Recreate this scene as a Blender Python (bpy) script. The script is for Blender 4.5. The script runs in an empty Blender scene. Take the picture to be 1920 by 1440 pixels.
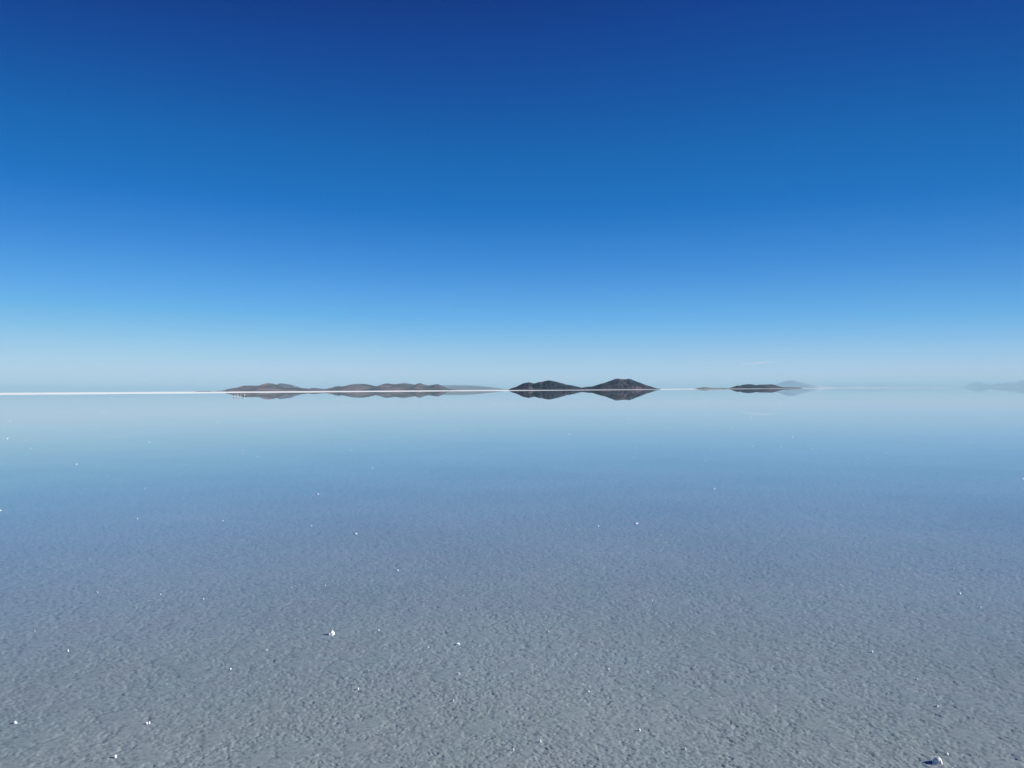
import bpy, math, random
import numpy as np
from mathutils import Vector, Matrix, Euler

# ------------------------------------------------------------------ camera
scene = bpy.context.scene
CAM_H = 1.7
F = 1440.0                       # focal length in pixels of the 1920 x 1440 photograph
PITCH = math.radians(0.43)
ROLL = math.radians(0.331)
cam_data = bpy.data.cameras.new("camera")
cam = bpy.data.objects.new("camera", cam_data)
scene.collection.objects.link(cam)
cam_data.sensor_fit = 'HORIZONTAL'
cam_data.sensor_width = 36.0
cam_data.lens = F / 1920.0 * 36.0
cam_data.clip_start = 0.05
cam_data.clip_end = 400000.0
CAM_M = Euler((math.pi / 2 + PITCH, 0, 0)).to_matrix() @ Matrix.Rotation(-ROLL, 3, 'Z')
cam.matrix_world = Matrix.Translation((0, 0, CAM_H)) @ CAM_M.to_4x4()
scene.camera = cam

# ------------------------------------------------------------------ world, sun, exposure
SUN_EL = math.radians(21.0)
SUN_AZ = math.radians(89.0)      # clockwise from the view direction (+Y): sun on the right
world = bpy.data.worlds.new("World")
scene.world = world
world.use_nodes = True
wt = world.node_tree
wt.nodes.clear()
wo = wt.nodes.new('ShaderNodeOutputWorld')
bg = wt.nodes.new('ShaderNodeBackground')
sky = wt.nodes.new('ShaderNodeTexSky')
sky.sky_type = 'NISHITA'
sky.sun_disc = False
sky.sun_elevation = SUN_EL
sky.sun_rotation = SUN_AZ
sky.altitude = 3650
sky.air_density = 1.0
sky.dust_density = 0.3
sky.ozone_density = 1.0
bg.inputs['Strength'].default_value = 0.1
# colour response of the deep high-altitude sky: one curve per channel on the Nishita radiance
dim = wt.nodes.new('ShaderNodeVectorMath'); dim.operation = 'SCALE'; dim.inputs['Scale'].default_value = 0.1
crv = wt.nodes.new('ShaderNodeRGBCurve')
SKY_SIDE = 0.40
SKY_CURVES = (
    ((0, 0), (0.059, 0), (0.074, 0), (0.091, 0), (0.111, 0), (0.138, 0.002), (0.158, 0.012), (0.185, 0.025), (0.224, 0.048), (0.284, 0.082), (0.408, 0.197), (0.549, 0.301), (1, 0.361)),
    ((0, 0), (0.102, 0.016), (0.127, 0.024), (0.155, 0.05), (0.186, 0.079), (0.229, 0.104), (0.259, 0.13), (0.298, 0.163), (0.351, 0.213), (0.425, 0.275), (0.551, 0.365), (0.65, 0.413), (1, 0.473)),
    ((0, 0), (0.187, 0.092), (0.234, 0.154), (0.245, 0.178), (0.276, 0.224), (0.323, 0.282), (0.379, 0.345), (0.415, 0.389), (0.458, 0.437), (0.507, 0.478), (0.559, 0.517), (0.601, 0.518), (1, 0.578)))
for ci, pts in enumerate(SKY_CURVES):
    c_ = crv.mapping.curves[ci]
    while len(c_.points) < len(pts): c_.points.new(.5, .5)
    for p_, xy in zip(c_.points, pts): p_.location = xy; p_.handle_type = 'VECTOR'
crv.mapping.update()
undim = wt.nodes.new('ShaderNodeVectorMath'); undim.operation = 'SCALE'; undim.inputs['Scale'].default_value = 10.0
# the sky band away from the sun and its opposite point is broader at this altitude than the model has it
wtc = wt.nodes.new('ShaderNodeTexCoord')
sep = wt.nodes.new('ShaderNodeSeparateXYZ'); wt.links.new(wtc.outputs['Generated'], sep.inputs[0])
def wmath(op, a, b=None):
    n = wt.nodes.new('ShaderNodeMath'); n.operation = op
    for i_, v_ in enumerate((a, b)):
        if v_ is None: continue
        if isinstance(v_, (int, float)): n.inputs[i_].default_value = v_
        else: wt.links.new(v_, n.inputs[i_])
    return n.outputs[0]
x2 = wmath('MULTIPLY', sep.outputs[0], sep.outputs[0]); y2 = wmath('MULTIPLY', sep.outputs[1], sep.outputs[1])
side = wmath('DIVIDE', x2, wmath('MAXIMUM', wmath('ADD', x2, y2), 1e-5))
mr = wt.nodes.new('ShaderNodeMapRange'); mr.interpolation_type = 'SMOOTHSTEP'
mr.inputs['From Min'].default_value = -0.25; mr.inputs['From Max'].default_value = 0.65
mr.inputs['To Min'].default_value = 1.0 + SKY_SIDE * 0.19; mr.inputs['To Max'].default_value = 1.0 - SKY_SIDE * 0.81
wt.links.new(side, mr.inputs['Value'])
level = wmath('MULTIPLY', mr.outputs[0], wmath('SUBTRACT', 1.0, wmath('MULTIPLY', sep.outputs[0], 0.21)))
flat = wt.nodes.new('ShaderNodeVectorMath'); flat.operation = 'SCALE'
wt.links.new(sky.outputs[0], flat.inputs[0]); wt.links.new(level, flat.inputs['Scale'])
wt.links.new(flat.outputs[0], dim.inputs[0])
wt.links.new(dim.outputs[0], crv.inputs['Color'])
wt.links.new(crv.outputs[0], undim.inputs[0])
wt.links.new(undim.outputs[0], bg.inputs['Color'])
wt.links.new(bg.outputs[0], wo.inputs['Surface'])

sun_data = bpy.data.lights.new("sun", 'SUN')
sun_data.energy = 5.0
sun_data.angle = math.radians(0.5)
sun_data.color = (1.0, 0.96, 0.90)
sun = bpy.data.objects.new("sun", sun_data)
scene.collection.objects.link(sun)
sd = Vector((math.sin(SUN_AZ) * math.cos(SUN_EL), math.cos(SUN_AZ) * math.cos(SUN_EL), math.sin(SUN_EL)))
sun.rotation_euler = sd.to_track_quat('Z', 'Y').to_euler()

scene.view_settings.view_transform = 'Standard'
scene.view_settings.look = 'None'
scene.view_settings.exposure = 0.65
scene.view_settings.gamma = 1.0
scene.cycles.use_denoising = True

# ------------------------------------------------------------------ helpers
def ray(px, py):
    v = CAM_M @ Vector(((px - 960.0) / F, (720.0 - py) / F, -1.0))
    return v.normalized()

def on_ground(px, py):
    """where the sight line of a pixel meets the water level"""
    v = ray(px, py)
    t = CAM_H / -v.z
    return Vector((v.x * t, v.y * t, 0.0)), t

def horizon_y(px):
    lo, hi = 600.0, 800.0
    for _ in range(40):
        m = (lo + hi) / 2
        if ray(px, m).z > 0: lo = m
        else: hi = m
    return lo

def link(o):
    scene.collection.objects.link(o)
    return o

def mesh_obj(name, verts, faces, mat, smooth=False, parent=None):
    me = bpy.data.meshes.new(name)
    verts = np.asarray(verts, dtype=np.float32)
    faces = np.asarray(faces, dtype=np.int32)
    n, k = faces.shape
    me.vertices.add(len(verts)); me.vertices.foreach_set('co', verts.ravel())
    me.loops.add(n * k); me.loops.foreach_set('vertex_index', faces.ravel())
    me.polygons.add(n)
    me.polygons.foreach_set('loop_start', np.arange(0, n * k, k, dtype=np.int32))
    me.polygons.foreach_set('loop_total', np.full(n, k, dtype=np.int32))
    if smooth: me.polygons.foreach_set('use_smooth', np.ones(n, dtype=bool))
    me.update(calc_edges=True)
    me.materials.append(mat)
    o = bpy.data.objects.new(name, me)
    o.parent = parent
    return link(o)

def tag(o, label=None, cat=None, group=None, kind=None):
    if label: o['label'] = label
    if cat: o['category'] = cat
    if group: o['group'] = group
    if kind: o['kind'] = kind
    return o

def grid_faces(nr, nc):
    i = np.arange(nr - 1)[:, None] * nc + np.arange(nc - 1)[None, :]
    i = i.ravel()
    return np.stack([i, i + 1, i + nc + 1, i + nc], 1)

def hash2(ix, iy, seed):
    n = (ix.astype(np.int64) * 374761393 + iy.astype(np.int64) * 668265263 + seed * 1442695041) & 0xffffffff
    n = ((n ^ (n >> 13)) * 1274126177) & 0xffffffff
    n = ((n ^ (n >> 16)) * 2246822519) & 0xffffffff
    return ((n ^ (n >> 15)) & 0xffffff) / float(0xffffff)

def vnoise(x, y, seed=0):
    ix = np.floor(x); iy = np.floor(y)
    fx = x - ix; fy = y - iy
    fx = fx * fx * fx * (fx * (fx * 6 - 15) + 10); fy = fy * fy * fy * (fy * (fy * 6 - 15) + 10)
    a = hash2(ix, iy, seed); b = hash2(ix + 1, iy, seed)
    c = hash2(ix, iy + 1, seed); d = hash2(ix + 1, iy + 1, seed)
    return (a + (b - a) * fx) * (1 - fy) + (c + (d - c) * fx) * fy

def fbm(x, y, octaves=5, seed=0, gain=0.5):
    s = np.zeros_like(x); a = 1.0; t = 0.0
    for o in range(octaves):
        s += a * vnoise(x * 2 ** o + 17.3 * o, y * 2 ** o - 9.1 * o, seed + o * 31)
        t += a; a *= gain
    return s / t

def cells(x, y, seed=0):
    """Voronoi: distance to the nearest and second nearest point and the id and offset of the nearest"""
    ix = np.floor(x); iy = np.floor(y)
    d1 = np.full_like(x, 9.0); d2 = np.full_like(x, 9.0); cid = np.zeros_like(x)
    ox = np.zeros_like(x); oy = np.zeros_like(x)
    for dx in (-1, 0, 1):
        for dy in (-1, 0, 1):
            jx = ix + dx; jy = iy + dy
            qx = jx + hash2(jx, jy, seed + 1); qy = jy + hash2(jx, jy, seed + 2)
            d = np.sqrt((x - qx) ** 2 + (y - qy) ** 2)
            near = d < d1
            d2 = np.where(near, d1, np.minimum(d2, d))
            cid = np.where(near, hash2(jx, jy, seed + 3), cid)
            ox = np.where(near, x - qx, ox); oy = np.where(near, y - qy, oy)
            d1 = np.where(near, d, d1)
    return d1, d2, cid, ox, oy

def new_mat(name):
    m = bpy.data.materials.new(name); m.use_nodes = True
    nt = m.node_tree; nt.nodes.clear()
    out = nt.nodes.new('ShaderNodeOutputMaterial')
    return m, nt, out

def N(nt, kind, **kw):
    n = nt.nodes.new(kind)
    for k, v in kw.items():
        if k in n.inputs: n.inputs[k].default_value = v
        else: setattr(n, k, v)
    return n

def ramp(nt, stops):
    r = nt.nodes.new('ShaderNodeValToRGB')
    e = r.color_ramp.elements
    while len(e) < len(stops): e.new(0.5)
    for s_, (p, c) in zip(e, stops): s_.position = p; s_.color = (*c, 1)
    return r

# ------------------------------------------------------------------ materials
def salt_floor_material():
    m, nt, out = new_mat("submerged salt crust")
    L = nt.links.new
    geo = N(nt, 'ShaderNodeNewGeometry')
    big = N(nt, 'ShaderNodeTexNoise', Scale=0.35, Detail=4.0, Roughness=0.55)
    tint = N(nt, 'ShaderNodeTexNoise', Scale=2.2, Detail=3.0, Roughness=0.6)
    fine = N(nt, 'ShaderNodeTexNoise', Scale=60.0, Detail=4.0, Roughness=0.7)
    for n in (big, tint, fine): L(geo.outputs['Position'], n.inputs['Vector'])
    r = ramp(nt, [(0.34, (0.322, 0.380, 0.362)), (0.5, (0.332, 0.378, 0.367)), (0.66, (0.342, 0.374, 0.370))])
    L(tint.outputs[0], r.inputs[0])
    val = N(nt, 'ShaderNodeMapRange'); val.inputs['From Min'].default_value = 0.3; val.inputs['From Max'].default_value = 0.7
    val.inputs['To Min'].default_value = 0.80; val.inputs['To Max'].default_value = 1.18
    L(fine.outputs[0], val.inputs['Value'])
    val2 = N(nt, 'ShaderNodeMapRange'); val2.inputs['From Min'].default_value = 0.3; val2.inputs['From Max'].default_value = 0.7
    val2.inputs['To Min'].default_value = 0.92; val2.inputs['To Max'].default_value = 1.08
    L(big.outputs[0], val2.inputs['Value'])
    # small shadow strokes among the flakes, painted into the crust colour as dark noise
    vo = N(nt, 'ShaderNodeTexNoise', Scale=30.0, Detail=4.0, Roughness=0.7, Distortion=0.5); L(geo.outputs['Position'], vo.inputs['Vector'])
    stroke_shade = N(nt, 'ShaderNodeMapRange'); L(vo.outputs[0], stroke_shade.inputs['Value'])
    stroke_shade.inputs['From Min'].default_value = 0.36; stroke_shade.inputs['From Max'].default_value = 0.47
    stroke_shade.inputs['To Min'].default_value = 0.74; stroke_shade.inputs['To Max'].default_value = 1.0
    mul0 = N(nt, 'ShaderNodeMath', operation='MULTIPLY'); L(val.outputs[0], mul0.inputs[0]); L(stroke_shade.outputs[0], mul0.inputs[1]); val = mul0
    mul = N(nt, 'ShaderNodeMath', operation='MULTIPLY'); L(val.outputs[0], mul.inputs[0]); L(val2.outputs[0], mul.inputs[1])
    sc = N(nt, 'ShaderNodeVectorMath', operation='SCALE'); L(r.outputs[0], sc.inputs[0]); L(mul.outputs[0], sc.inputs['Scale'])
    bs = N(nt, 'ShaderNodeBsdfDiffuse', Roughness=0.0)
    L(sc.outputs[0], bs.inputs['Color'])
    bn = N(nt, 'ShaderNodeTexNoise', Scale=45.0, Detail=5.0, Roughness=0.65); L(geo.outputs['Position'], bn.inputs['Vector'])
    bp = N(nt, 'ShaderNodeBump', Strength=0.3, Distance=0.004); L(bn.outputs[0], bp.inputs['Height'])
    L(bp.outputs[0], bs.inputs['Normal'])
    L(bs.outputs[0], out.inputs['Surface'])
    return m

def water_material():
    m, nt, out = new_mat("brine")
    L = nt.links.new
    # the sheet has no volume of its own, so both of its sides answer as air over water
    geo = N(nt, 'ShaderNodeNewGeometry')
    ior = N(nt, 'ShaderNodeMapRange'); ior.inputs['To Min'].default_value = 1.34; ior.inputs['To Max'].default_value = 1 / 1.34
    L(geo.outputs['Backfacing'], ior.inputs['Value'])
    fr = N(nt, 'ShaderNodeFresnel'); L(ior.outputs[0], fr.inputs['IOR'])
    tr = N(nt, 'ShaderNodeBsdfTransparent'); tr.inputs['Color'].default_value = (0.96, 0.985, 1.0, 1)
    gl = N(nt, 'ShaderNodeBsdfGlossy', Roughness=0.0); gl.inputs['Color'].default_value = (1, 1, 1, 1)
    mx = N(nt, 'ShaderNodeMixShader')
    L(fr.outputs[0], mx.inputs[0]); L(tr.outputs[0], mx.inputs[1]); L(gl.outputs[0], mx.inputs[2])
    L(mx.outputs[0], out.inputs['Surface'])
    return m

def dry_salt_material(name, col=(0.88, 0.88, 0.87), bump=0.02, scale=30.0):
    m, nt, out = new_mat(name)
    L = nt.links.new
    tc = N(nt, 'ShaderNodeTexCoord')
    n1 = N(nt, 'ShaderNodeTexNoise', Scale=scale, Detail=6.0, Roughness=0.65); L(tc.outputs['Object'], n1.inputs['Vector'])
    r = ramp(nt, [(0.3, tuple(c * 0.9 for c in col)), (0.7, col)]); L(n1.outputs[0], r.inputs[0])
    bs = N(nt, 'ShaderNodeBsdfPrincipled', Roughness=0.6)
    bs.inputs['Subsurface Weight'].default_value = 0.5; bs.inputs['Subsurface Scale'].default_value = 0.01
    bs.inputs['Subsurface Radius'].default_value = (1, 1, 1); bs.inputs['Specular IOR Level'].default_value = 0.3
    L(r.outputs[0], bs.inputs['Base Color'])
    bp = N(nt, 'ShaderNodeBump', Strength=0.6, Distance=bump); L(n1.outputs[0], bp.inputs['Height'])
    L(bp.outputs[0], bs.inputs['Normal'])
    L(bs.outputs[0], out.inputs['Surface'])
    return m

def rock_material(name, dark, light, scale, patch=0.58):
    m, nt, out = new_mat(name)
    L = nt.links.new
    geo = N(nt, 'ShaderNodeNewGeometry')
    mp = N(nt, 'ShaderNodeMapping'); mp.inputs['Scale'].default_value = (scale, scale, scale * 2.5)
    L(geo.outputs['Position'], mp.inputs['Vector'])
    n1 = N(nt, 'ShaderNodeTexNoise', Scale=1.0, Detail=6.0, Roughness=0.62); L(mp.outputs[0], n1.inputs['Vector'])
    r = ramp(nt, [(0.34, tuple(c * 0.75 for c in dark)), (patch - 0.1, dark), (patch + 0.05, light), (0.8, tuple(min(1, c * 1.35) for c in light))])
    L(n1.outputs[0], r.inputs[0])
    bs = N(nt, 'ShaderNodeBsdfDiffuse', Roughness=0.9)
    L(r.outputs[0], bs.inputs['Color'])
    L(bs.outputs[0], out.inputs['Surface'])
    return m

# ------------------------------------------------------------------ ground: submerged salt crust
WATER_DEPTH = 0.008
FAR = 66000.0
rr = [2.1]
while rr[-1] < FAR:
    r_ = rr[-1]
    rr.append(r_ + max(0.0062, min(r_ * r_ / 1300 * 0.6, r_ * 0.09)))
rr = np.array(rr)
aa = np.linspace(math.radians(-50), math.radians(50), 1240)
R, A = np.meshgrid(rr, aa, indexing='ij')
X = R * np.sin(A); Y = R * np.cos(A)

def crust_height(X, Y):
    wx = X + 0.05 * (fbm(X * 7, Y * 7, 3, 5) - 0.5); wy = Y + 0.05 * (fbm(X * 7, Y * 7, 3, 9) - 0.5)
    # thin plates at different levels whose broken edges throw the small dark strokes
    jx = 0.030 * (fbm(X * 30, Y * 30, 3, 6, 0.6) - 0.5); jy = 0.030 * (fbm(X * 30, Y * 30, 3, 10, 0.6) - 0.5)
    d1, d2, cid, ox, oy = cells((wx + jx) * 20, (wy + jy) * 20, 11)
    tilt = (cid * 97.0) % 1.0 * 6.283
    h = 0.0012 * (ox * np.cos(tilt) + oy * np.sin(tilt)) + 0.0026 * (cid - 0.5)
    c1, c2, cid3, qx, qy = cells((wx + jx) * 48, (wy + jy) * 48, 51)
    h += 0.0010 * (qx * np.cos(cid3 * 60) + qy * np.sin(cid3 * 60)) + 0.0017 * (cid3 - 0.5)
    e1, e2, cid2, px, py = cells((wx + jx) * 7 + 3, (wy + jy) * 7, 23)
    edge2 = np.clip((e2 - e1) * 6, 0, 1)
    smooth = (cid2 > 0.84).astype(float) * edge2               # some plates are larger and smoother
    h = h * (1 - 0.9 * smooth) + 0.0016 * smooth
    rough = fbm(X * 66, Y * 66, 2, 3, 0.7) - 0.5
    h += 0.0020 * rough * (1 - 0.8 * smooth)
    ridge = 1 - np.abs(2 * fbm((wx + jx) * 24, (wy + jy) * 24, 3, 77, 0.6) - 1)      # winding cracks
    crack = np.clip((ridge - 0.90) * 10, 0, 1) * np.clip((fbm(X * 6, Y * 6, 2, 88) - 0.38) * 6, 0, 1)
    h -= 0.0040 * crack * (1 - smooth)
    pits = np.clip(0.36 - fbm(X * 48 + 40, Y * 48, 2, 79), 0, 1)
    h -= 0.011 * pits * (1 - smooth)
    h += 0.0015 * (fbm(X * 1.3, Y * 1.3, 3, 41) - 0.5)
    return h

Z = np.zeros_like(X)
nearm = rr < 45
Z[nearm] = 0.75 * crust_height(X[nearm], Y[nearm]) * np.clip(1.7 - R[nearm] / 26.0, 0, 1)
Z = np.minimum(Z - WATER_DEPTH, -0.0015)
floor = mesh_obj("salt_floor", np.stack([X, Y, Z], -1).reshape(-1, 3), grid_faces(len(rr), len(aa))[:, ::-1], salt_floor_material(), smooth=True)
tag(floor, "grey submerged salt crust seen through the shallow water", "salt crust", kind="structure")

FLIP = -1
def disc_mesh(name, z, mat, r0=0.6, ratio=1.16, nseg=128, rmax=FAR):
    rs = [r0]
    while rs[-1] < rmax: rs.append(rs[-1] * ratio)
    rs = np.array(rs); a = np.linspace(0, 2 * math.pi, nseg + 1)[:-1]
    RR, AA = np.meshgrid(rs, a, indexing='ij')
    v = np.stack([RR * np.sin(AA), RR * np.cos(AA), np.full_like(RR, z)], -1).reshape(-1, 3)
    v = np.vstack([v, [[0, 0, z]]]); c = len(v) - 1
    me = []
    for i in range(len(rs) - 1):
        j = np.arange(nseg); k = (j + 1) % nseg
        me.append(np.stack([i * nseg + j, i * nseg + k, (i + 1) * nseg + k, (i + 1) * nseg + j], 1))
    j = np.arange(nseg); k = (j + 1) % nseg
    f = np.vstack(me)[:, ::-1]
    # the centre is closed by narrow quads whose last two corners nearly meet
    v2 = np.vstack([v, np.stack([0.01 * np.sin(a), 0.01 * np.cos(a), np.full(nseg, z)], 1)])
    b = c + 1
    f = np.vstack([f, np.stack([j, b + j, b + k, k], 1)])
    return mesh_obj(name, v2, f[:, ::FLIP], mat)

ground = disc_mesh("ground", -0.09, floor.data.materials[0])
tag(ground, "salt lake bed under the whole sheet of water", "ground", kind="structure")
water = disc_mesh("water", 0.0, water_material())
tag(water, "mirror-still shallow water that reflects the sky and hills", "water", kind="structure")

# dry white salt beyond the water: a shore line from ~0.7 km at the left out to the far right
def salt_flat_material():
    m, nt, out = new_mat("dry white salt")
    geo = N(nt, 'ShaderNodeNewGeometry'); n1 = N(nt, 'ShaderNodeTexNoise', Scale=0.004, Detail=5.0)
    nt.links.new(geo.outputs['Position'], n1.inputs['Vector'])
    r = ramp(nt, [(0.35, (0.86, 0.89, 0.90)), (0.55, (0.95, 0.97, 0.97))]); nt.links.new(n1.outputs[0], r.inputs[0])
    bs = N(nt, 'ShaderNodeBsdfDiffuse'); nt.links.new(r.outputs[0], bs.inputs['Color'])
    nt.links.new(bs.outputs[0], out.inputs['Surface'])
    return m
sal = salt_flat_material()
left_d = CAM_H * F / 3.3
pA = ray(0, horizon_y(0)); pA = Vector((pA.x, pA.y, 0)).normalized() * (CAM_H * F / 3.4 * 1.19)
pts_near = []
for i in range(161):
    px = -1100 + i * 20.0
    t = max(4.1 * (1 - px / 1900.0), 0.05)
    d = ray(px, horizon_y(px)); dep = CAM_H * F / t
    wob = 1 + 0.03 * math.sin(px * 0.031) + 0.02 * math.sin(px * 0.083 + 1)
    pts_near.append((d.x / d.y * dep * wob, dep * wob))
pts_near = np.array(pts_near)
rows = []
nrow = 40
for k in range(nrow):
    s_ = (k / (nrow - 1)) ** 2.5
    far = pts_near / np.linalg.norm(pts_near, axis=1, keepdims=True) * (FAR * 0.99)
    rows.append(pts_near * (1 - s_) + far * s_)
SV = np.array(rows)
sv = np.concatenate([SV, np.full(SV.shape[:2] + (1,), 0.03)], -1)
sv[0, :, 2] = -0.01
sf = mesh_obj("dry_salt_flat", sv.reshape(-1, 3), grid_faces(nrow, SV.shape[1])[:, ::-1], sal)
tag(sf, "blinding white line of dry salt along the horizon", "salt flat", kind="structure")

# ------------------------------------------------------------------ hills
def hill(name, prof, dist, depth, mat, label, seed, base=0.0, gully=0.3, ngul=60, lat=1.0, steep=1.0):
    """a ridge of land whose skyline stands PROF = [(px, py)...] high at DIST metres; real depth in Y"""
    xs = np.array([p[0] for p in prof], float); ys = np.array([p[1] for p in prof], float)
    hz = np.array([horizon_y(x) for x in xs])
    wx = (xs - 960.0) / F * dist
    hh = np.maximum((hz - ys), 0.0) / F * dist * (1 + 0 * xs) + CAM_H
    nu = 420; nv = 90
    u = np.linspace(wx[0], wx[-1], nu); v = np.linspace(-1, 1, nv)
    H = np.interp(u, wx, hh)
    W = wx[-1] - wx[0]
    V, U = np.meshgrid(v, u, indexing='ij')
    HH = np.broadcast_to(H, U.shape)
    hmax = H.max()
    wander = 0.35 * (fbm(U / W * 6 + seed, U * 0 + seed, 3, seed) - 0.5)
    t = np.abs(V - wander) / (1 + np.sign(V - wander) * -wander)
    t = np.clip(t, 0, 1)
    cross = (1 - t ** 1.15)
    gx = U / W * ngul + 1.6 * (fbm(U / W * 9, V * 2.5 + seed, 3, seed + 3) - 0.5) * 6 + V * 1.2
    g = 1 - np.abs(2 * fbm(gx * 0.35, V * 1.3 + 5, 4, seed + 7, 0.55) - 1)
    big = fbm(U / W * ngul * 0.14, V * 1.1 + 2, 3, seed + 12)
    amp = gully * np.clip(t * 2.6, 0, 1)
    Zh = HH * cross * (1 - amp * (0.55 * (1 - g) * 1.6 + 0.6 * (big - 0.35)))
    Zh = np.maximum(Zh, 0) 
    wdepth = depth * (0.25 + 0.75 * np.clip(HH / hmax, 0, 1) ** 0.6)
    YY = dist + V * wdepth
    XX = U * (YY / dist * 0.0 + 1.0)
    Zh[0, :] = -0.5; Zh[-1, :] = -0.5; Zh[:, 0] = -0.5; Zh[:, -1] = -0.5
    o = mesh_obj(name, np.stack([XX, YY, Zh], -1).reshape(-1, 3), grid_faces(nv, nu), mat, smooth=True)
    tag(o, label, "hill", kind="structure")
    return o

rock_near = rock_material("dark volcanic rock", (0.042, 0.048, 0.072), (0.19, 0.15, 0.165), 0.006, 0.57)
rock_left = rock_material("tan and violet rock", (0.055, 0.040, 0.045), (0.18, 0.13, 0.125), 0.004, 0.56)
rock_pale = rock_material("haze-paled far rock", (0.82, 0.90, 0.90), (0.90, 0.95, 0.95), 0.0008, 0.55)  # part of the distance haze is put into this near-white colour
rock_far = rock_material("far pale rock", (0.12, 0.10, 0.10), (0.2, 0.17, 0.16), 0.0015, 0.55)

LEFT_A = [(408, 734.2), (410, 733.2), (425, 731.7), (432, 729.3), (437.5, 727.3), (441, 728.3), (447, 726), (455, 724.5), (461, 723),
          (470, 723.3), (475, 722.8), (480, 723.3), (487.5, 723), (495, 719.8), (501, 718.2), (511, 719.2), (519, 721), (527, 723.5),
          (536, 726), (545, 727), (556, 727), (567, 727.8), (578, 728.7), (587.5, 727.5), (598, 728.4), (612, 729.8), (622, 731.8), (632, 733)]
LEFT_B = [(590, 733), (604, 729.3), (619, 728), (626.5, 725), (634, 723.6), (639, 724.7), (650, 722.5), (662.5, 720), (672, 719.7),
          (684, 720), (693, 721.8), (703, 724), (713, 721.5), (725, 718.9), (735, 719.6), (742.5, 720.5), (752, 718.8), (761, 718.4), (770, 720),
          (778, 721.2), (784, 719.3), (788, 718.1), (794, 720.5), (803, 722.8), (813, 721), (820.6, 720.2), (830, 724), (838, 728.3),
          (852, 730.3), (858, 731.6)]
LEFT_BACK = [(512, 733), (518, 724), (523, 719.5), (527, 718), (533, 719.4), (539, 720.5), (544, 720.8), (549, 722), (556, 725), (567, 728.5), (585, 733)]
FAR_RIDGE = [(780, 731), (800, 726), (820, 723), (840, 722.3), (860, 722.1), (875, 722.3), (890, 723.3), (910, 724.8), (930, 727), (945, 729), (956, 730.4)]
MID_A = [(953, 731), (957, 729), (960, 727.5), (968, 725), (975, 721.5), (982, 718.3), (987, 717.8), (991, 716.5), (997, 718), (1002, 719), (1008, 717),
         (1012, 716), (1017, 715.8), (1022, 714), (1030, 713), (1040, 715), (1050, 717.5), (1058, 719.3), (1061, 721), (1070, 722), (1080, 724.2),
         (1090, 726.4), (1102, 728.2), (1112, 730)]
MID_B = [(1078, 730), (1088, 727.3), (1096, 726), (1103, 725), (1111, 724.5), (1126, 719.5), (1133, 718), (1145, 713.5), (1154, 710), (1160, 709.8), (1167, 710.7),
         (1172, 711), (1180, 709.8), (1184, 711), (1193, 715), (1202, 718), (1210, 721.5), (1220, 724.5), (1230, 728), (1237, 729)]
ISLET_S = [(1303, 729), (1307, 728), (1315, 726.8), (1320, 726.2), (1327, 726.7), (1333, 727.3), (1345, 727.6), (1360, 727.5), (1372, 728.3)]
ISLET = [(1362, 728.3), (1370, 727), (1377, 724.5), (1382, 722.7), (1388, 723), (1393, 721.3), (1402, 720.2), (1410, 720.5), (1418, 722), (1424, 721),
         (1435, 721), (1445, 720.5), (1452, 721.5), (1460, 724), (1468, 726), (1480, 726.4), (1497, 726.7), (1503, 727.6)]
VOLC = [(1440, 727), (1455, 723), (1463, 720.5), (1470, 717.5), (1480, 713.5), (1488, 712), (1495, 713), (1505, 718), (1515, 721), (1530, 722.5), (1550, 727)]
PALE_A = [(1530, 727), (1548, 724.5), (1560, 722.5), (1570, 721.5), (1585, 720.5), (1602, 721.5), (1618, 721), (1630, 719), (1640, 718.5), (1660, 720.5),
          (1685, 722), (1720, 722), (1760, 723), (1810, 726)]
PALE_B = [(1806, 726), (1817, 723.6), (1824, 721), (1829, 718), (1833, 716.2), (1837, 717.8), (1843, 721), (1849, 723.8), (1858, 726)]
PALE_C = [(1866, 726), (1880, 722.5), (1890, 718), (1905, 716), (1915, 713.5), (1930, 712.5), (1960, 714), (1990, 718), (2040, 726)]

hill("hills_left_end", LEFT_A, 9000, 700, rock_left, "low tan and violet hills that taper off at their left end", 3)
hill("hills_left_main", LEFT_B, 9600, 900, rock_left, "long rolling violet brown ridge left of the pale far slope", 8, ngul=90)
hill("hill_behind_left", LEFT_BACK, 12500, 600, rock_near, "bluish shaded peak behind the tan hills", 5, ngul=14)
hill("far_ridge", FAR_RIDGE, 24000, 2200, rock_far, "pale blue sloping ridge beyond the left hills", 13)
hill("dark_hill", MID_A, 3000, 105, rock_near, "dark brown and blue hill with a stepped left shoulder", 17, ngul=9, gully=0.7)
hill("peaked_hill", MID_B, 3150, 115, rock_near, "tallest dark hill with two close summits", 29, ngul=9, gully=0.7)
hill("low_islet", ISLET_S, 5000, 60, rock_near, "tiny low dark islet with a thin spit", 31, ngul=12)
hill("dark_island", ISLET, 5200, 150, rock_near, "flat-topped dark island at the right", 37, ngul=20)
hill("far_volcano", VOLC, 33000, 3000, rock_pale, "ghostly pale pointed volcano behind the dark island", 41, ngul=14, gully=0.12)
hill("far_low_hills", PALE_A, 57000, 3500, rock_pale, "ghostly pale low hills between the volcano and the small cone", 43, gully=0.12)
hill("far_cone", PALE_B, 50000, 2000, rock_pale, "small ghostly pale cone near the right edge", 47, ngul=10, gully=0.12)
hill("far_mountain", PALE_C, 41000, 3500, rock_pale, "ghostly pale mountain cut by the right edge", 53, gully=0.12)
# the thin dark tongue of land at the left
hill("land_tongue", [(366, 734.4), (374, 733.4), (385, 733.2), (394, 733.3), (400, 734.2)], 8000, 60, rock_near, "thin dark tongue of land left of the hills", 61, ngul=8)

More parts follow.
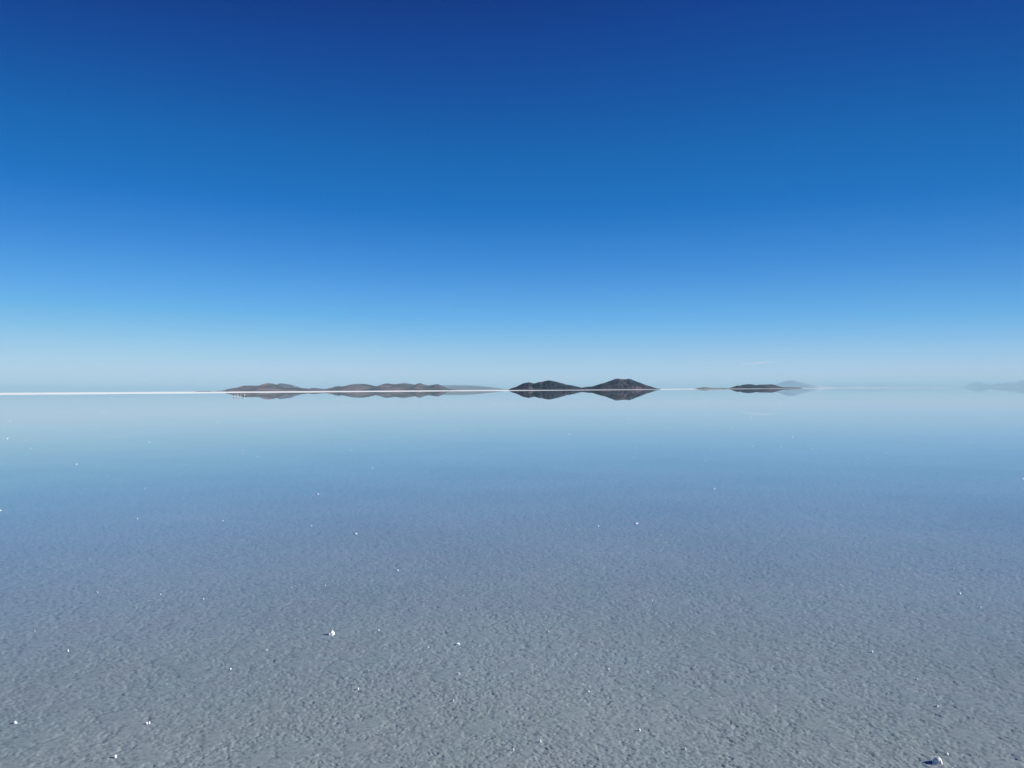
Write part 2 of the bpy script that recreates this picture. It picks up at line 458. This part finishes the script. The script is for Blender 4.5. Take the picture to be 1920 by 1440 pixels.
# ------------------------------------------------------------------ salt lumps standing out of the water
lump_mat = dry_salt_material("white rock salt", (0.93, 0.92, 0.90), 0.004, 60.0)

def ico(level):
    t = (1 + 5 ** 0.5) / 2
    v = [(-1, t, 0), (1, t, 0), (-1, -t, 0), (1, -t, 0), (0, -1, t), (0, 1, t), (0, -1, -t), (0, 1, -t), (t, 0, -1), (t, 0, 1), (-t, 0, -1), (-t, 0, 1)]
    f = [(0, 11, 5), (0, 5, 1), (0, 1, 7), (0, 7, 10), (0, 10, 11), (1, 5, 9), (5, 11, 4), (11, 10, 2), (10, 7, 6), (7, 1, 8),
         (3, 9, 4), (3, 4, 2), (3, 2, 6), (3, 6, 8), (3, 8, 9), (4, 9, 5), (2, 4, 11), (6, 2, 10), (8, 6, 7), (9, 8, 1)]
    v = [np.array(p) / np.linalg.norm(p) for p in v]
    for _ in range(level):
        cache = {}; nf = []
        def mid(i, j):
            k = (min(i, j), max(i, j))
            if k not in cache:
                m = v[i] + v[j]; v.append(m / np.linalg.norm(m)); cache[k] = len(v) - 1
            return cache[k]
        for a, b, c in f:
            x, y, z = mid(a, b), mid(b, c), mid(c, a)
            nf += [(a, x, z), (b, y, x), (c, z, y), (x, y, z)]
        f = nf
    return np.array(v), np.array(f)
ICO = {k: ico(k) for k in (1, 2, 3)}

def chunk(level, w, d, h, rng, jag=0.22):
    """an angular broken lump: a sphere cut by random planes, then roughened"""
    v, f = ICO[level]
    v = v.copy()
    for _ in range(9):
        n = rng.normal(size=3); n /= np.linalg.norm(n)
        c = rng.uniform(0.55, 0.85)
        dd = v @ n
        v = v - np.outer(np.clip(dd - c, 0, None), n)
    ph = rng.uniform(0, 50, 3)
    nz = fbm(v[:, 0] * 2.3 + ph[0] + v[:, 2], v[:, 1] * 2.3 + ph[1] - v[:, 2] * 1.7, 4, int(ph[2] * 7))
    v = v * (1 + jag * 2 * (nz - 0.5))[:, None]
    v[:, :2] *= (1 - 0.42 * np.clip(v[:, 2:3], 0, 1))          # broader at the foot than at the top
    v[:, 0] += 0.22 * np.clip(v[:, 2], 0, 1)
    v -= (v.max(0) + v.min(0)) / 2
    v /= (v.max(0) - v.min(0))[None, :] / 2
    return v * np.array([w / 2, d / 2, h / 2]), f

def lump_mesh(w, h, level, seed, twin=False):
    rng = np.random.default_rng(seed)
    vs, fs, n = [], [], 0
    spec = [(0, 0, 1.0, 1.0)]
    if level >= 3: spec += [(-0.34, -0.1, 0.5, 0.55), (0.36, 0.08, 0.42, 0.45), (0.1, -0.3, 0.35, 0.5), (-0.12, -0.22, 0.3, 0.8), (-0.52, 0.05, 0.22, 0.25)]
    if twin: spec = [(-0.27, 0, 0.5, 0.95), (0.27, 0.1, 0.48, 1.0)]
    for ox, oy, sw, sh in spec:
        v, f = chunk(level, w * sw, w * sw * rng.uniform(0.7, 1.0), 2 * h * sh + 0.012, rng)
        v += np.array([ox * w, oy * w, -0.006])
        v[:, 2] = np.maximum(v[:, 2], -0.02)
        vs.append(v); fs.append(f + n); n += len(v)
    return np.vstack(vs), np.vstack(fs)

# px, py, width, height in pixels of the photograph
LUMPS = [(1758, 1422, 15, 10), (1776, 1411, 5, 2), (622, 1184, 10, 8), (858, 1205, 9, 3), (710, 1179, 3.2, 3.5), (667, 998, 6, 5), (277, 1353, 7, 4),
 (216, 1415, 5, 5), (28, 1352, 6, 2), (127, 1218, 4, 1.5), (432, 1252, 4, 2), (500, 1217, 2.4, 1.5), (671, 1289, 4.5, 2), (860, 1261, 5, 2),
 (802, 1211, 4, 1.5), (691, 1255, 2, 1.5), (1103, 1294, 5.5, 1.8), (1141, 1252, 3.5, 2), (1284, 1401, 5.5, 2.2), (1013, 1387, 4.5, 2.4), (1199, 1366, 5, 3),
 (1635, 1220, 4, 3), (1757, 1321, 4.5, 2.4), (1833, 1411, 2.5, 2), (1838, 1438, 2.5, 2), (1720, 1271, 2.2, 2), (1456, 1222, 2.5, 2), (1476, 1214, 2, 1.6),
 (962, 1402, 5, 2), (850, 1311, 3.5, 1.8), (257, 971, 2.8, 2.8), (417, 975, 5.5, 2.2), (182, 1109, 4, 1.5), (381, 1121, 3, 2), (301, 1113, 3.5, 1.2),
 (65, 1181, 2.2, 1.6), (610, 1096, 3, 2.2), (547, 1100, 2, 1.6), (583, 985, 5, 1.2), (745, 1068, 6, 2), (1122, 985, 3, 2.8), (1192, 980, 9, 2.4),
 (1239, 1002, 2.2, 1.8), (1284, 1045, 2, 2), (1223, 1124, 2.6, 2), (1028, 1182, 3.2, 2.4), (1787, 1065, 4.2, 2.8), (1800, 1111, 4, 2), (1838, 1137, 3.4, 2),
 (1574, 1095, 3.2, 1.6), (194, 772, 2.2, 2.2), (18, 789, 2.2, 2.2), (408, 789.5, 2, 2.2), (14, 821, 2.4, 2.8), (57, 840, 2.2, 2), (280, 828, 2.2, 2.2),
 (454, 843.5, 2.4, 2.8), (455, 850, 2, 2), (143, 869.5, 2.6, 2), (271, 914.5, 2, 1.6), (1, 956, 4, 2), (483, 854.5, 2, 1.8), (597, 793, 1.8, 2),
 (858, 806, 2.6, 2.6), (657, 843, 2.2, 2), (903, 845, 2, 1.8), (698, 876.5, 2.8, 2), (595, 925, 7, 2), (1179, 783.5, 3.6, 2), (1067, 813.5, 2.6, 2.8),
 (1353, 797.5, 2, 2), (1371, 801.5, 2.6, 2.6), (1191, 839, 2, 2), (1185, 859, 2.4, 2.4), (1334, 844, 2.2, 2), (1323, 863, 2.6, 1.6), (1339, 915, 6.5, 2),
 (1412, 836, 2.4, 2.2), (1486, 818, 3, 2.2), (1464, 837.5, 3, 2), (1523, 841, 3.2, 2), (1602, 868.5, 3.4, 2.8), (1625, 859, 2.4, 1.8), (1662, 849.5, 2.8, 2.4),
 (1703, 823, 2, 2), (1819, 830, 2.2, 2), (1917, 896.5, 3.4, 2.4), (1407, 783, 4, 1.2), (542, 758.5, 2, 1.6), (927, 758, 2, 1.6)]
NAMED = {0: "largest white salt lump, bright dome in the shallows at the lower right corner",
 1: "small flat white salt chip just behind the largest salt lump",
 2: "bright angular white salt lump, tallest in the left foreground",
 3: "flat wide white salt lump alone in the central foreground",
 4: "slim white salt lump close to the right of the bright angular lump",
 5: "rounded bright white salt lump in the blue middle water, the thickest there",
 6: "twin-knobbed white salt lump in the lower left foreground",
 7: "white salt lump by the bottom edge, below the twin-knobbed lump"}
ANCH = [(400, "the hill-less white horizon"), (600, "the low tan hills"), (862, "the long violet ridge"), (954, "the pale far ridge"), (1098, "the stepped dark hill"),
        (1240, "the two-summit dark hill"), (1362, "the tiny islet"), (1504, "the flat dark island"), (9999, "the ghostly far mountains")]
ORD = ["first", "second", "third", "fourth", "fifth", "sixth", "seventh", "eighth", "ninth", "tenth", "eleventh", "twelfth"]
cells_of = {}
for i, (px, py, w, h) in enumerate(LUMPS):
    if i in NAMED: continue
    band = "far" if py < 880 else ("middle" if py < 1150 else "near")
    cells_of.setdefault((band, next(n for x, n in ANCH if px < x)), []).append(i)
auto = {}
for (band, anch), ids in cells_of.items():
    ids.sort(key=lambda i: LUMPS[i][0])
    for k, i in enumerate(ids):
        w = LUMPS[i][2]; ar = LUMPS[i][2] / LUMPS[i][3]
        look = ("flat " if ar > 2.1 else "tiny ") + "white salt lump"
        pos = "the only small one" if len(ids) == 1 else ORD[k] + " from left"
        auto[i] = look + ", " + band + " water below " + anch + ", " + pos

for i, (px, py, w, h) in enumerate(LUMPS):
    p, t = on_ground(px, py + h * 0.45)
    wm = w * t / F * (1.0 if w > 5.5 else 0.85); hm = h * t / F * (0.7 if h > 7 else 0.40)
    lv = 3 if w >= 9 and h > 4 else (2 if w >= 4 else 1)
    v, f = lump_mesh(wm, hm, lv, 100 + i, twin=(i == 6))
    o = mesh_obj("salt_lump", v, f, lump_mat, smooth=False)
    o.location = p; o.rotation_euler = (0, 0, math.radians(random.Random(i).uniform(-25, 25)))
    tag(o, NAMED.get(i) or auto[i], "salt lump", "salt lumps standing out of the shallow water")

# grains of salt that just break the surface, too many and too small to count
rng = np.random.default_rng(5)
gv, gf, n = [], [], 0
base_v = np.array([(1, 0, 0), (0, 1, 0), (-1, 0, 0), (0, -1, 0), (0, 0, 1), (0, 0, -1)], float)
base_f = np.array([(0, 1, 4), (1, 2, 4), (2, 3, 4), (3, 0, 4), (1, 0, 5), (2, 1, 5), (3, 2, 5), (0, 3, 5)])
clus = [(rng.uniform(-46, 46), rng.uniform(3.0, 9.0) ** 1.0) for _ in range(60)]
for k in range(260):
    if k % 3:
        a, r = clus[rng.integers(60)]; a += rng.normal() * 0.6; r *= 1 + rng.normal() * 0.012
    else:
        a = rng.uniform(-48, 48); r = 2.6 + 11 * rng.uniform() ** 1.2
    a = math.radians(a)
    s_ = rng.uniform(0.0008, 0.0022) * (1 + r * 0.06)
    v = base_v * rng.uniform(0.6, 1.4, (6, 3)) * s_ * np.array([1.5, 1, 0.8])
    v += np.array([r * math.sin(a), r * math.cos(a), 0.0])
    gv.append(v); gf.append(base_f + n); n += 6
tag(mesh_obj("salt_grains", np.vstack(gv), np.vstack(gf), lump_mat), "glinting white salt grains strewn over the near shallows", "salt grains", kind="stuff")

# ------------------------------------------------------------------ wading birds far out on the left
def bird_material(name, col):
    m, nt, out = new_mat(name)
    geo = N(nt, 'ShaderNodeTexCoord'); n1 = N(nt, 'ShaderNodeTexNoise', Scale=9.0, Detail=3.0)
    nt.links.new(geo.outputs['Object'], n1.inputs['Vector'])
    r = ramp(nt, [(0.35, tuple(c * 0.85 for c in col)), (0.65, col)]); nt.links.new(n1.outputs[0], r.inputs[0])
    bs = N(nt, 'ShaderNodeBsdfPrincipled', Roughness=0.7); nt.links.new(r.outputs[0], bs.inputs['Base Color'])
    nt.links.new(bs.outputs[0], out.inputs['Surface'])
    return m

def bird_mesh():
    # joints: body, chest, neck curve, head, bill, tail, two legs with knee and foot
    J = [((0, 0, .58), .13), ((.15, 0, .61), .105), ((.25, 0, .68), .045), ((.27, 0, .78), .033), ((.22, 0, .86), .03), ((.24, 0, .93), .032),
         ((.31, 0, .94), .042), ((.38, 0, .90), .018), ((.41, 0, .85), .008), ((-.16, 0, .56), .085), ((-.28, 0, .53), .03),
         ((.0, .055, .44), .035), ((-.03, .055, .24), .014), ((.01, .055, .01), .012), ((.09, .055, .0), .010),
         ((.0, -.055, .44), .035), ((.04, -.055, .24), .014), ((-.02, -.055, .01), .012), ((.06, -.055, .0), .010)]
    E = [(0, 1), (1, 2), (2, 3), (3, 4), (4, 5), (5, 6), (6, 7), (7, 8), (0, 9), (9, 10), (0, 11), (11, 12), (12, 13), (13, 14), (0, 15), (15, 16), (16, 17), (17, 18)]
    me = bpy.data.meshes.new("bird_skeleton"); me.from_pydata([j[0] for j in J], E, [])
    o = bpy.data.objects.new("bird_skeleton", me); link(o)
    md = o.modifiers.new("skin", 'SKIN'); md.use_smooth_shade = True
    for i, j in enumerate(J):
        me.skin_vertices[0].data[i].radius = (j[1], j[1]); me.skin_vertices[0].data[i].use_root = (i == 0)
    sb = o.modifiers.new("subdivision", 'SUBSURF'); sb.levels = 1; sb.render_levels = 1
    dg = bpy.context.evaluated_depsgraph_get()
    out = bpy.data.meshes.new_from_object(o.evaluated_get(dg))
    bpy.data.objects.remove(o)
    return out
bm_ = bird_mesh(); bm_.materials.clear(); bm_.materials.append(None)
white_feather = bird_material("white feathers", (0.9, 0.87, 0.85)); dark_feather = bird_material("dark feathers", (0.05, 0.05, 0.055))
BIRDS = [(437.9, 743.5, 0), (440.4, 743.3, 1), (443.9, 743.6, 0), (445.9, 743.4, 1), (448.0, 743.6, 0), (451.2, 743.3, 1), (453.6, 743.9, 0), (456.3, 743.4, 0), (458.4, 743.3, 1)]
seen = {0: 0, 1: 0}; tot = {0: 5, 1: 4}
for i, (px, py, wh) in enumerate(BIRDS):
    p, t = on_ground(px, py)
    o = link(bpy.data.objects.new("wading_bird", bm_))
    o.location = p; o.rotation_euler = (0, 0, math.radians([20, 160, 60, 75, 200, 10, 100, 240, 80][i])); o.scale = (0.85,) * 3
    o.material_slots[0].link = 'OBJECT'; o.material_slots[0].material = white_feather if wh else dark_feather
    lab = ("white" if wh else "dark") + " wading bird in the small flock by the left hills, " + ORD[seen[wh]] + " " + ("white" if wh else "dark") + " one from left"
    seen[wh] += 1
    tag(o, lab, "bird", "wading birds standing in a small flock")

# ------------------------------------------------------------------ thin streak of cloud, far away and above the haze
def cloud_material():
    m, nt, out = new_mat("thin ice cloud")
    L = nt.links.new
    tc = N(nt, 'ShaderNodeTexCoord')
    mp = N(nt, 'ShaderNodeMapping'); mp.inputs['Scale'].default_value = (0.0006, 0.002, 0.012)
    n = N(nt, 'ShaderNodeTexNoise', Scale=1.0, Detail=5.0, Roughness=0.6)
    L(tc.outputs['Object'], mp.inputs['Vector']); L(mp.outputs[0], n.inputs['Vector'])
    sep = N(nt, 'ShaderNodeSeparateXYZ'); L(tc.outputs['Generated'], sep.inputs[0])
    fade = N(nt, 'ShaderNodeMapRange', interpolation_type='SMOOTHSTEP'); L(sep.outputs[0], fade.inputs['Value'])
    fade.inputs['From Min'].default_value = 0.05; fade.inputs['From Max'].default_value = 0.9
    k = N(nt, 'ShaderNodeMath', operation='MULTIPLY'); L(fade.outputs[0], k.inputs[0]); L(n.outputs[0], k.inputs[1])
    k2 = N(nt, 'ShaderNodeMath', operation='MULTIPLY'); L(k.outputs[0], k2.inputs[0]); k2.inputs[1].default_value = 0.45
    v = N(nt, 'ShaderNodeBsdfTranslucent'); v.inputs['Color'].default_value = (.95, .97, 1, 1)
    df = N(nt, 'ShaderNodeBsdfDiffuse'); df.inputs['Color'].default_value = (.95, .97, 1, 1)
    ad = N(nt, 'ShaderNodeMixShader'); ad.inputs[0].default_value = 0.5; L(v.outputs[0], ad.inputs[1]); L(df.outputs[0], ad.inputs[2])
    tr = N(nt, 'ShaderNodeBsdfTransparent')
    mx = N(nt, 'ShaderNodeMixShader'); L(k2.outputs[0], mx.inputs[0]); L(tr.outputs[0], mx.inputs[1]); L(ad.outputs[0], mx.inputs[2])
    L(mx.outputs[0], out.inputs['Surface'])
    return m

def cloud_streak():
    D = 60000.0
    n1, n2 = 60, 16
    vs = []
    for i in range(n1):
        t = i / (n1 - 1)
        px = 1352 + 98 * t; py = 684.6 - 5.4 * t ** 0.9
        d = ray(px, py); c = d * (D / d.y)
        r = 95 * (math.sin(math.pi * min(1, max(0.0, t))) ** 0.5 * (0.35 + 0.65 * t)) + 2
        r *= 1 + 0.25 * math.sin(i * 0.9) * math.sin(i * 0.37)
        for j in range(n2):
            a = 2 * math.pi * j / n2
            vs.append((c.x, c.y + 6 * r * math.cos(a), c.z + CAM_H + r * math.sin(a)))
    fs = []
    for i in range(n1 - 1):
        for j in range(n2):
            k = (j + 1) % n2
            fs.append((i * n2 + j, i * n2 + k, (i + 1) * n2 + k, (i + 1) * n2 + j))
    return mesh_obj("cloud", vs, fs, cloud_material(), smooth=True)
tag(cloud_streak(), "faint thin streak of white cloud low above the dark island", "cloud", kind="structure")

# ------------------------------------------------------------------ haze
def haze_box():
    m, nt, out = new_mat("thin blue air")
    pv = N(nt, 'ShaderNodeVolumePrincipled')
    pv.inputs['Color'].default_value = HAZE_COL
    pv.inputs['Density'].default_value = HAZE_DENSITY
    pv.inputs['Anisotropy'].default_value = 0.0
    nt.links.new(pv.outputs[0], out.inputs['Volume'])
    B = FAR * 1.03; T = 366.0
    vs = [(-B, -B, -1.5), (B, -B, -1.5), (B, B, -1.5), (-B, B, -1.5), (-B, -B, T), (B, -B, T), (B, B, T), (-B, B, T)]
    fs = [(0, 3, 2, 1), (4, 5, 6, 7), (0, 1, 5, 4), (1, 2, 6, 5), (2, 3, 7, 6), (3, 0, 4, 7)]
    o = mesh_obj("haze", vs, fs, m)
    return tag(o, "thin pale blue haze over the salt lake", "haze", kind="stuff")
HAZE_COL = (0.54, 0.83, 0.98, 1)
HAZE_DENSITY = 3.1e-5
haze_box()
scene.cycles.max_bounces = 8
scene.cycles.transparent_max_bounces = 16
scene.cycles.volume_bounces = 0
